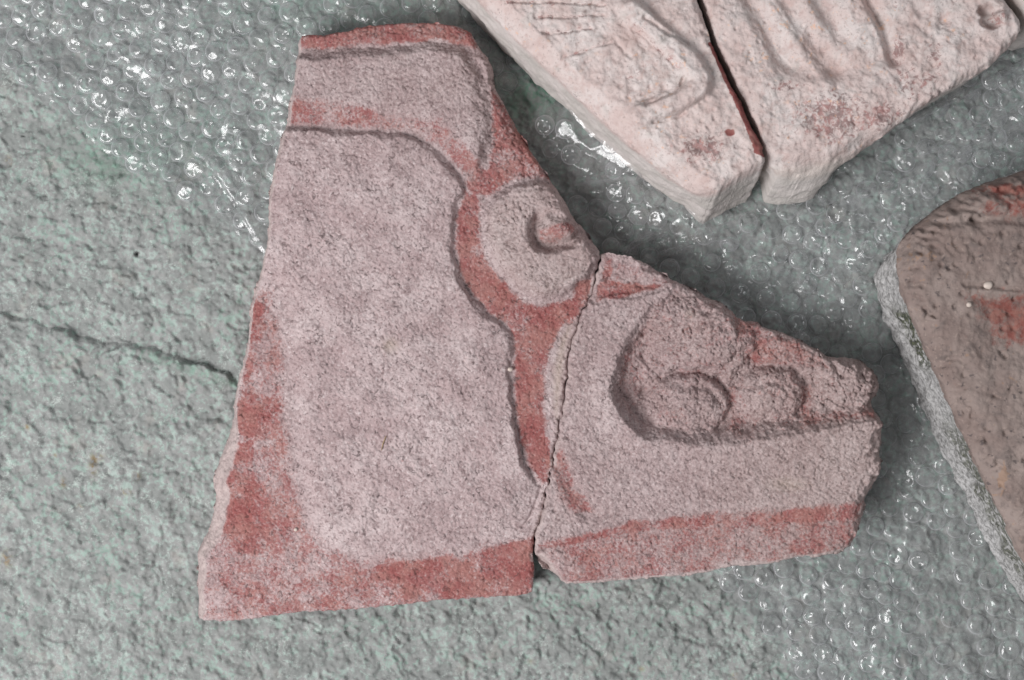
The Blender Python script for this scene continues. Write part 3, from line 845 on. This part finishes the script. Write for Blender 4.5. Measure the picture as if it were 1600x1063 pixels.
# the mortar under the face: its wall leans out a little at the foot
MORT = [(p[0] - 800, p[1] - 531.5) for p in BROWN]
MORT = [(800 + a + (2 if a < 760 else 0), 531.5 + b) for a, b in MORT]
def mort_flare(x, y):
    return np.interp(y, [262, 380, 405, 425, 460, 560, 700, 800, 930, 1100], [-18, -18, -4, 7, 10, 9, 10, 6, 4, 4]) * (x < 1660)
me = build_stone(MORT, 156, lambda x, y, e: 116 + 34 * ss(425, 480, y) + fbm(x, y, 20, 470, 3) * 3, lambda x, y, e: {'moss': 0 * x}, M_MORT, 'mortar_layer', 5, 1.4, 22, 3, mort_flare, 34, 3.2)
wv = np.zeros(len(me.vertices), np.float32); me.attributes['wall'].data.foreach_get('value', wv)
cv = np.zeros(len(me.vertices) * 3, np.float32); me.vertices.foreach_get('co', cv); cv = cv.reshape(-1, 3)
py = CY - cv[:, 1] / S
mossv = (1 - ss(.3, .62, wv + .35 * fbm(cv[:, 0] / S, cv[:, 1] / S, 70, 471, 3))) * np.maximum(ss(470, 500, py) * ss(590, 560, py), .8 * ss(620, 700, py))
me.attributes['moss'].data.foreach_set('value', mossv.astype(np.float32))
o = link('mortar_layer', me, brown); o.matrix_parent_inverse = brown.matrix_world.inverted()
bpy.context.view_layer.update()
for ch in brown.children:
    ch.matrix_parent_inverse = brown.matrix_world.inverted()

# ------------------------------------------------------------------ ground
LEDGE = [(-400,380),(-200,440),(-60,480),(0,492),(30,498),(70,508),(110,522),(150,533),(190,540),(230,544),(262,554),(300,568),(335,578),(365,592),(400,612),(470,640)]
def ground_low(x, y):
    return fbm(x, y, 260, 500, 3) * 7
def ground_height(x, y):
    h = ground_low(x, y)
    a = fbm(x, y, 55, 510, 4, .55)
    h += a * 6
    g = fbm(x + 20 * a, y, 80, 550, 3, .5)
    h += 3.4 * ss(-.03, .06, g) + 2.2 * ss(.16, .24, g)
    b = fbm(x + 12 * a, y - 9 * a, 24, 520, 3, .5)
    h += 2.3 * ss(-.04, .06, b) + b * 2.2
    c = fbm(x, y, 11, 530, 2)
    h += 1.3 * ss(-.03, .07, c) + c * 1.0
    h += perlin(x, y, 5, 540) * .6
    f1, _ = worley(x, y, 46, 541)
    h -= 4 * (1 - ss(.05, .16, f1)) * (perlin(x, y, 80, 542) > .15)
    # the ledge: the near side stands higher and drops sharply to the far side
    wob = fbm(x, y, 30, 543, 3) * 9
    lx = [p[0] for p in LEDGE]; ly = [p[1] for p in LEDGE]
    t = y + wob - np.interp(x, lx, ly)
    fade = 1 - ss(380, 460, x)
    stren = .65 + .5 * fbm(x, 0 * y, 90, 544, 2)
    deep = ss(-.35, .35, fbm(x, 0 * y + 3, 70, 545, 3))
    h += fade * np.where(t > 0, 8 * ss(0, 3 + 9 * (1 - deep), t) * (1 - ss(30, 240, t)), -(5 + 8 * deep) * (1 - ss(0, 30 + 45 * deep, -t))) * np.clip(stren, .3, 1.2)
    return h
def axis(lo, hi, step, far):
    a = np.arange(lo, hi + step, step)
    ext = []; s = step; p = 0
    while p < far:
        s = min(s * 1.35, 60); p += s; ext.append(p)
    ext = np.array(ext)
    return np.concatenate([lo - ext[::-1], a, a[-1] + ext])
gx = axis(-40, 1640, 2.1, 1500); gy = axis(-40, 1103, 2.1, 1500)
GX, GY = np.meshgrid(gx, gy)
GXf, GYf = GX.ravel(), GY.ravel()
GZ = ground_height(GXf, GYf) - 12
nx, ny = len(gx), len(gy)
ii, jj = np.meshgrid(np.arange(nx - 1), np.arange(ny - 1))
v0 = (jj * nx + ii).ravel()
Q = np.stack([v0, v0 + nx, v0 + nx + 1, v0 + 1], 1)
def blob(cx, cy, rx, ry): return np.exp(-(((GXf - cx) / rx) ** 2 + ((GYf - cy) / ry) ** 2))
green = np.clip(.9 * blob(845, 135, 60, 50) + .3 * blob(150, 265, 60, 30) + .4 * blob(230, 230, 120, 60) + .4 * np.exp(-(dist_line(GXf, GYf, [(220,552),(300,578),(365,600)], 60) / 9) ** 2)
                + .3 * blob(560, 20, 200, 50), 0, 1)
rust = np.clip(blob(143, 728, 6, 16) + .9 * blob(152, 715, 9, 5) + blob(212, 745, 5, 5) + blob(122, 795, 4, 5) + .9 * blob(97, 755, 4, 7) + blob(40, 668, 4, 5) + .9 * blob(8, 875, 9, 12) +
               .8 * blob(195, 770, 9, 4) + .7 * blob(85, 712, 3, 3) + .8 * blob(1150, 1058, 6, 5) + .7 * blob(1003, 1048, 5, 4) + .5 * blob(830, 1036, 6, 4) + .6 * blob(10, 250, 6, 8), 0, 1)
dark = np.clip((1.1 * blob(211, 397, 4, 5) + 1.0 * blob(34, 213, 3.5, 3)) * (.8 + 1.2 * perlin(GXf, GYf, 5, 551)), 0, 1)
dark = np.where(dark > .45, dark, 0)
GZ -= 5 * dark
me = make_mesh('ground', np.stack([(GXf - CX) * S, (CY - GYf) * S, GZ * S], 1), Q, M_GROUND, {'green': green, 'rust': rust, 'dark': dark})
link('ground', me, kind='structure', label='rough grey green coated concrete ground')

# ------------------------------------------------------------------ bubble wrap sheets
STONES = [(LEFT_OUT, 66), (RIGHT_OUT, 118), (PALE_L, 190), (PALE_R, 182), (BROWN, 176), (CORNER, 176)]
def ground_outline(p, z):
    p = np.asarray(p, float); f = (H - z) / H
    return np.stack([CX + (p[:, 0] - CX) * f, CY + (p[:, 1] - CY) * f], 1)
FOOT = [ground_outline(p, z) for p, z in STONES]

def crumple(x, y, seed):
    w = fbm(x, y, 90, seed, 2) * 30
    r1 = 1 - np.abs(fbm(x + w, y - w, 75, seed + 3, 2)) * 3.2
    r2 = 1 - np.abs(fbm(x - w, y + w, 34, seed + 6, 2)) * 3.0
    return np.clip(r1, 0, 1) ** 2, np.clip(r2, 0, 1) ** 2

def film_z(x, y, which):
    base = ground_low(x, y) - 12 + fbm(x, y, 55, 510, 2, .55) * 5 + 7.5
    r1, r2 = crumple(x, y, 700 if which == 0 else 720)
    amp = 2.2 if which == 0 else 4.2 - 2.4 * ss(700, 880, y)
    z = base + amp * r1 + amp * .7 * r2 ** 1.5
    if which == 1:
        lip = chaikin([(845,172),(868,215),(900,250),(950,288),(1005,312),(1060,345),(1115,360),(1200,340),(1330,320)], 2, False)
        d = dist_line(x, y, lip, 70)
        h = np.interp(x, [840, 880, 960, 1100, 1200, 1330], [26, 36, 34, 22, 14, 6])
        z = z + h * (1 - ss(4, 44, d)) * (.75 + .5 * fbm(x, y, 60, 730, 2))
        f1, f2 = worley(x + 14 * fbm(x, y, 40, 731, 2), y, 34, 732)
        # the turned-up flap of film: a tilted, slightly puckered sheet
        near = ss(1180, 900, x) * ss(430, 330, y)
        z = z + near * 9 * (f2 - f1)
        for pts, hh, w in [([(1410,196),(1470,165),(1530,135),(1620,88)], 17, 5), ([(1440,240),(1500,212),(1560,182),(1640,140)], 15, 5),
                           ([(1330,312),(1400,283),(1470,250),(1640,180)], 13, 6), ([(900,286),(950,282),(1005,268)], 12, 5), ([(975,392),(1000,375),(1040,364)], 14, 5),
                           ([(1030,400),(1080,380),(1140,372)], 11, 5), ([(1090,420),(1180,400),(1260,380)], 4, 5), ([(1420,240),(1560,160)], 5, 4)]:
            d = dist_line(x, y, chaikin(pts, 1, False), 20)
            z = z + hh * (1 - ss(0, w * 1.3, d))
        for (ax, ay), (bx, by), wd, sx, sy, up in [((868, 206), (992, 284), 30, .331, -.282, 22), ((884, 172), (925, 225), 14, .33, -.28, 26)]:
            L = math.hypot(bx - ax, by - ay); ux, uy = (bx - ax) / L, (by - ay) / L
            d_ = (x - ax) * uy - (y - ay) * ux; t_ = (x - ax) * ux + (y - ay) * uy
            win = ss(-14, 2, d_) * ss(wd + 16, wd, d_) * ss(-8, 6, t_) * ss(L + 12, L - 6, t_)
            pl = up + sx * (x - ax) + sy * (y - ay) + 2.0 * perlin(x, y, 24, 741) + .8 * perlin(x, y, 11, 742)
            z = z * (1 - win) + win * pl
    else:
        for pts, hh, w in [([(180,262),(250,292),(330,345),(385,395)], 4, 8), ([(770,185),(800,148),(835,118)], 7, 6), ([(330,250),(380,330),(420,400)], 4, 9)]:
            d = dist_line(x, y, chaikin(pts, 1, False), 20)
            z = z + hh * (1 - ss(0, w, d))
    # the stones press the sheet flat
    return z

SHEET_A = [(-300,30),(-60,70),(8,110),(42,150),(95,185),(138,216),(182,262),(255,294),(328,345),(385,395),(470,440),(600,440),(700,340),(772,186),
           (803,148),(838,116),(905,55),(960,-20),(1000,-300),(-300,-300)]
SHEET_B = [(842,162),(828,190),(810,215),(780,240),(800,400),(900,520),(1000,700),(1080,850),(1112,898),(1140,945),(1185,990),(1215,1012),(1240,1070),
           (1260,1300),(2000,1300),(2000,-300),(1350,-300),(1100,60),(1000,170),(930,180),(880,160)]

def build_sheet(poly, which, label, row_ang, seed):
    poly = chaikin(poly, 1)
    st = 3.0 if which == 0 else 2.4
    x0, x1 = max(poly[:, 0].min(), -160), min(poly[:, 0].max(), 1800)
    y0, y1 = max(poly[:, 1].min(), -160), min(poly[:, 1].max(), 1220)
    xs = np.arange(x0, x1, st); ys = np.arange(y0, y1, st)
    X, Y = np.meshgrid(xs, ys)
    nx, ny = len(xs), len(ys)
    ok = sdf(X.ravel() + 2 * perlin(X.ravel(), Y.ravel(), 30, 760), Y.ravel(), poly, 12) > 0
    for f in FOOT:                                  # nothing needed well under a stone
        ok &= ~(sdf(X.ravel(), Y.ravel(), f, 45) > 40)
    ok = ok.reshape(ny, nx)
    cell = ok[:-1, :-1] & ok[1:, :-1] & ok[:-1, 1:] & ok[1:, 1:]
    jy, jx = np.nonzero(cell)
    v = jy * nx + jx
    q = np.stack([v, v + nx, v + nx + 1, v + 1], 1)
    used, inv = np.unique(q, return_inverse=True)
    q = inv.reshape(-1, 4)
    x = X.ravel()[used]; y = Y.ravel()[used]
    z = np.maximum(film_z(x, y, which), ground_height(x, y) - 12 + .6)
    me = make_mesh('bubble_wrap', np.stack([(x - CX) * S, (CY - y) * S, z * S], 1), q, M_FILM)
    sheet = link('bubble_wrap', me, None, label, 'bubble wrap', 'sheets of clear bubble wrap', 'thing')
    # bubbles on a hexagonal lattice
    rs = np.random.RandomState(seed)
    pitch = 35.0
    c, s = math.cos(row_ang), math.sin(row_ang)
    P = []
    for a in range(-60, 61):
        for b in range(-60, 61):
            u = (a + .5 * (b % 2)) * pitch; w = b * pitch * .866
            P.append((800 + u * c - w * s, 530 + u * s + w * c))
    P = np.array(P)
    P += np.stack([perlin(P[:, 0], P[:, 1], 190, seed), perlin(P[:, 0], P[:, 1], 190, seed + 1)], 1) * (11 if which == 0 else 22) + rs.randn(len(P), 2) * 1.0
    keep = (sdf(P[:, 0], P[:, 1], poly, 60) > 13) & (P[:, 0] > -25) & (P[:, 0] < 1630) & (P[:, 1] > -25) & (P[:, 1] < 1090)
    for f in FOOT:
        keep &= sdf(P[:, 0], P[:, 1], f, 60) < 2
    if which == 1:
        keep &= ~((P[:, 0] < 1010) & (P[:, 1] < 312) & (rs.rand(len(P)) < .6))
    P = P[keep]
    zb = np.maximum(film_z(P[:, 0], P[:, 1], which), ground_height(P[:, 0], P[:, 1]) - 12 + .6)
    e = 8.0
    gxn = (film_z(P[:, 0] + e, P[:, 1], which) - film_z(P[:, 0] - e, P[:, 1], which)) / (2 * e)
    gyn = (film_z(P[:, 0], P[:, 1] + e, which) - film_z(P[:, 0], P[:, 1] - e, which)) / (2 * e)
    for i, (bx, by) in enumerate(P):
        o = bpy.data.objects.new('bubble', BUB[rs.randint(len(BUB))])
        COL.objects.link(o)
        o.parent = sheet
        o.location = ((bx - CX) * S, (CY - by) * S, (zb[i] - .6) * S)
        o.rotation_mode = 'XYZ'
        q1 = Vector((-gxn[i], gyn[i], 1)).normalized().to_track_quat('Z', 'Y')
        from mathutils import Quaternion
        o.rotation_euler = (q1 @ Quaternion((0, 0, 1), rs.rand() * 6.283)).to_euler()
        k = rs.uniform(.93, 1.05)
        o.scale = (k, k, k * (rs.uniform(.75, 1.15) if rs.rand() < (.82 if which == 0 else .66) else rs.uniform(.25, .6)))
    return sheet

def bubble_mesh(seed):
    rs = np.random.RandomState(seed)
    R, HT = 15.5, rs.uniform(8.0, 11)
    rings, sec = 8, 22
    rr = np.array([1.0, .975, .92, .83, .70, .53, .33, .14])
    zz = np.array([0, .34, .56, .72, .85, .94, .985, 1.0])
    a = np.arange(sec) / sec * 2 * np.pi
    X = (rr[:, None] * np.cos(a)) * R; Y = (rr[:, None] * np.sin(a)) * R
    Z = np.repeat(zz[:, None], sec, 1) * HT
    X = np.append(X.ravel(), 0); Y = np.append(Y.ravel(), 0); Z = np.append(Z.ravel(), HT)
    f = Z / HT
    for _ in range(rs.randint(1, 4)):                       # dents of half-spent bubbles
        t = rs.rand() * 6.283; d = rs.uniform(.1, .75) * R
        cx, cy = d * math.cos(t), d * math.sin(t); w = rs.uniform(4, 8)
        u = ((X - cx) * math.cos(t + 1) + (Y - cy) * math.sin(t + 1)) / (w * 1.7); v = (-(X - cx) * math.sin(t + 1) + (Y - cy) * math.cos(t + 1)) / w
        Z -= f * rs.uniform(.10, .45) * HT * np.exp(-(u * u + v * v))
    Z += f * (1.5 * perlin(X + 40 * seed, Y, 9, 770) + .9 * np.abs(perlin(X + 40 * seed, Y, 6, 771)))
    quads = []; tris = []
    for r in range(rings - 1):
        for k in range(sec):
            k2 = (k + 1) % sec
            quads.append((r * sec + k, r * sec + k2, (r + 1) * sec + k2, (r + 1) * sec + k))
    for k in range(sec):
        tris.append(((rings - 1) * sec + k, (rings - 1) * sec + (k + 1) % sec, rings * sec))
    return make_mesh('bubble', np.stack([X, Y, Z], 1) * S, quads, M_BUB, None, tris)
BUB = [bubble_mesh(900 + i) for i in range(28)]

build_sheet(SHEET_A, 0, 'clear bubble wrap sheet under the top of the large pink slab, at the upper left', math.radians(-13), 801)
build_sheet(SHEET_B, 1, 'crumpled clear bubble wrap sheet between the pink, whitish and brown stones, at the right', math.radians(17), 802)

# ------------------------------------------------------------------ small things lying about
def pebble_mesh(name, r, mat, seed):
    rs = np.random.RandomState(seed)
    rings, sec = 9, 14
    V = []
    for i in range(rings):
        t = math.pi * (i + .5) / rings
        for k in range(sec):
            a = 2 * math.pi * k / sec
            V.append((math.sin(t) * math.cos(a), math.sin(t) * math.sin(a), math.cos(t)))
    V.append((0, 0, 1)); V.append((0, 0, -1)); V = np.array(V)
    k = 1 + .16 * perlin(V[:, 0] * 10 + seed * 7, V[:, 1] * 10 + V[:, 2] * 8, 9, 780)
    V = V * k[:, None] * np.array([1, rs.uniform(.82, .95), .8]) * r
    V[:, 2] += .74 * r
    q = []; tr = []
    for i in range(rings - 1):
        for k in range(sec):
            k2 = (k + 1) % sec
            q.append((i * sec + k, (i + 1) * sec + k, (i + 1) * sec + k2, i * sec + k2))
    for k in range(sec):
        k2 = (k + 1) % sec
        tr.append((k, k2, rings * sec)); b = (rings - 1) * sec
        tr.append((b + k2, b + k, rings * sec + 1))
    return make_mesh(name, V * S, q, mat, None, tr)

M_PEB = mat_plain('cream_pebble', (0.66, 0.56, 0.50), .7, .15)
def on_stone(px, py, zref, hfn):
    z = float(hfn(np.array([float(px)]), np.array([float(py)]), np.array([60.0]))[0])
    f = (H - zref) / H
    return ((px - CX) * f * S, (CY - py) * f * S, z * S)
for px, py, r, zr, hf, lab in [
    (1535, 447, 6.5, 176, brown_h, 'round cream pebble on the brown stone above its red stain'),
    (1504, 477, 4.0, 176, brown_h, 'tiny cream pebble on the brown stone, left of the red stain'),
    (797, 577, 4.2, 66, left_height, 'tiny white pebble in the groove beside the red channel of the large pink slab'),
    (463, 827, 3.0, 66, left_height, 'tiny white grain on the red lower left border of the large pink slab')]:
    o = link('pebble', pebble_mesh('pebble', r, M_PEB, int(px)), None, lab, 'pebble')
    o.location = on_stone(px, py, zr, hf)
M_STRAW = mat_plain('dry_straw', (0.42, 0.30, 0.17), .7, .3)
def tube(pts, r, mat, name):
    V = []; q = []; sec = 6
    for i, p in enumerate(pts):
        k = r * (1 - .5 * abs(2 * i / (len(pts) - 1) - 1))
        for s in range(sec):
            a = 6.283 * s / sec
            V.append((p[0] + k * math.cos(a), p[1] + .3 * k * math.cos(a), p[2] + k * math.sin(a)))
    for i in range(len(pts) - 1):
        for s in range(sec):
            q.append((i * sec + s, i * sec + (s + 1) % sec, (i + 1) * sec + (s + 1) % sec, (i + 1) * sec + s))
    return make_mesh(name, np.array(V) * S, q, mat)
o = link('straw', tube([(-3, -11, 0), (-1.5, -5, .8), (0, 1, 1), (2, 6, .8), (4, 11, 0)], 1.1, M_STRAW, 'straw'), None,
         'short bit of dry straw on the middle of the large pink slab', 'straw')
x_, y_, z_ = on_stone(601, 691, 66, left_height); o.location = (x_, y_, z_ + 1.5 * S)
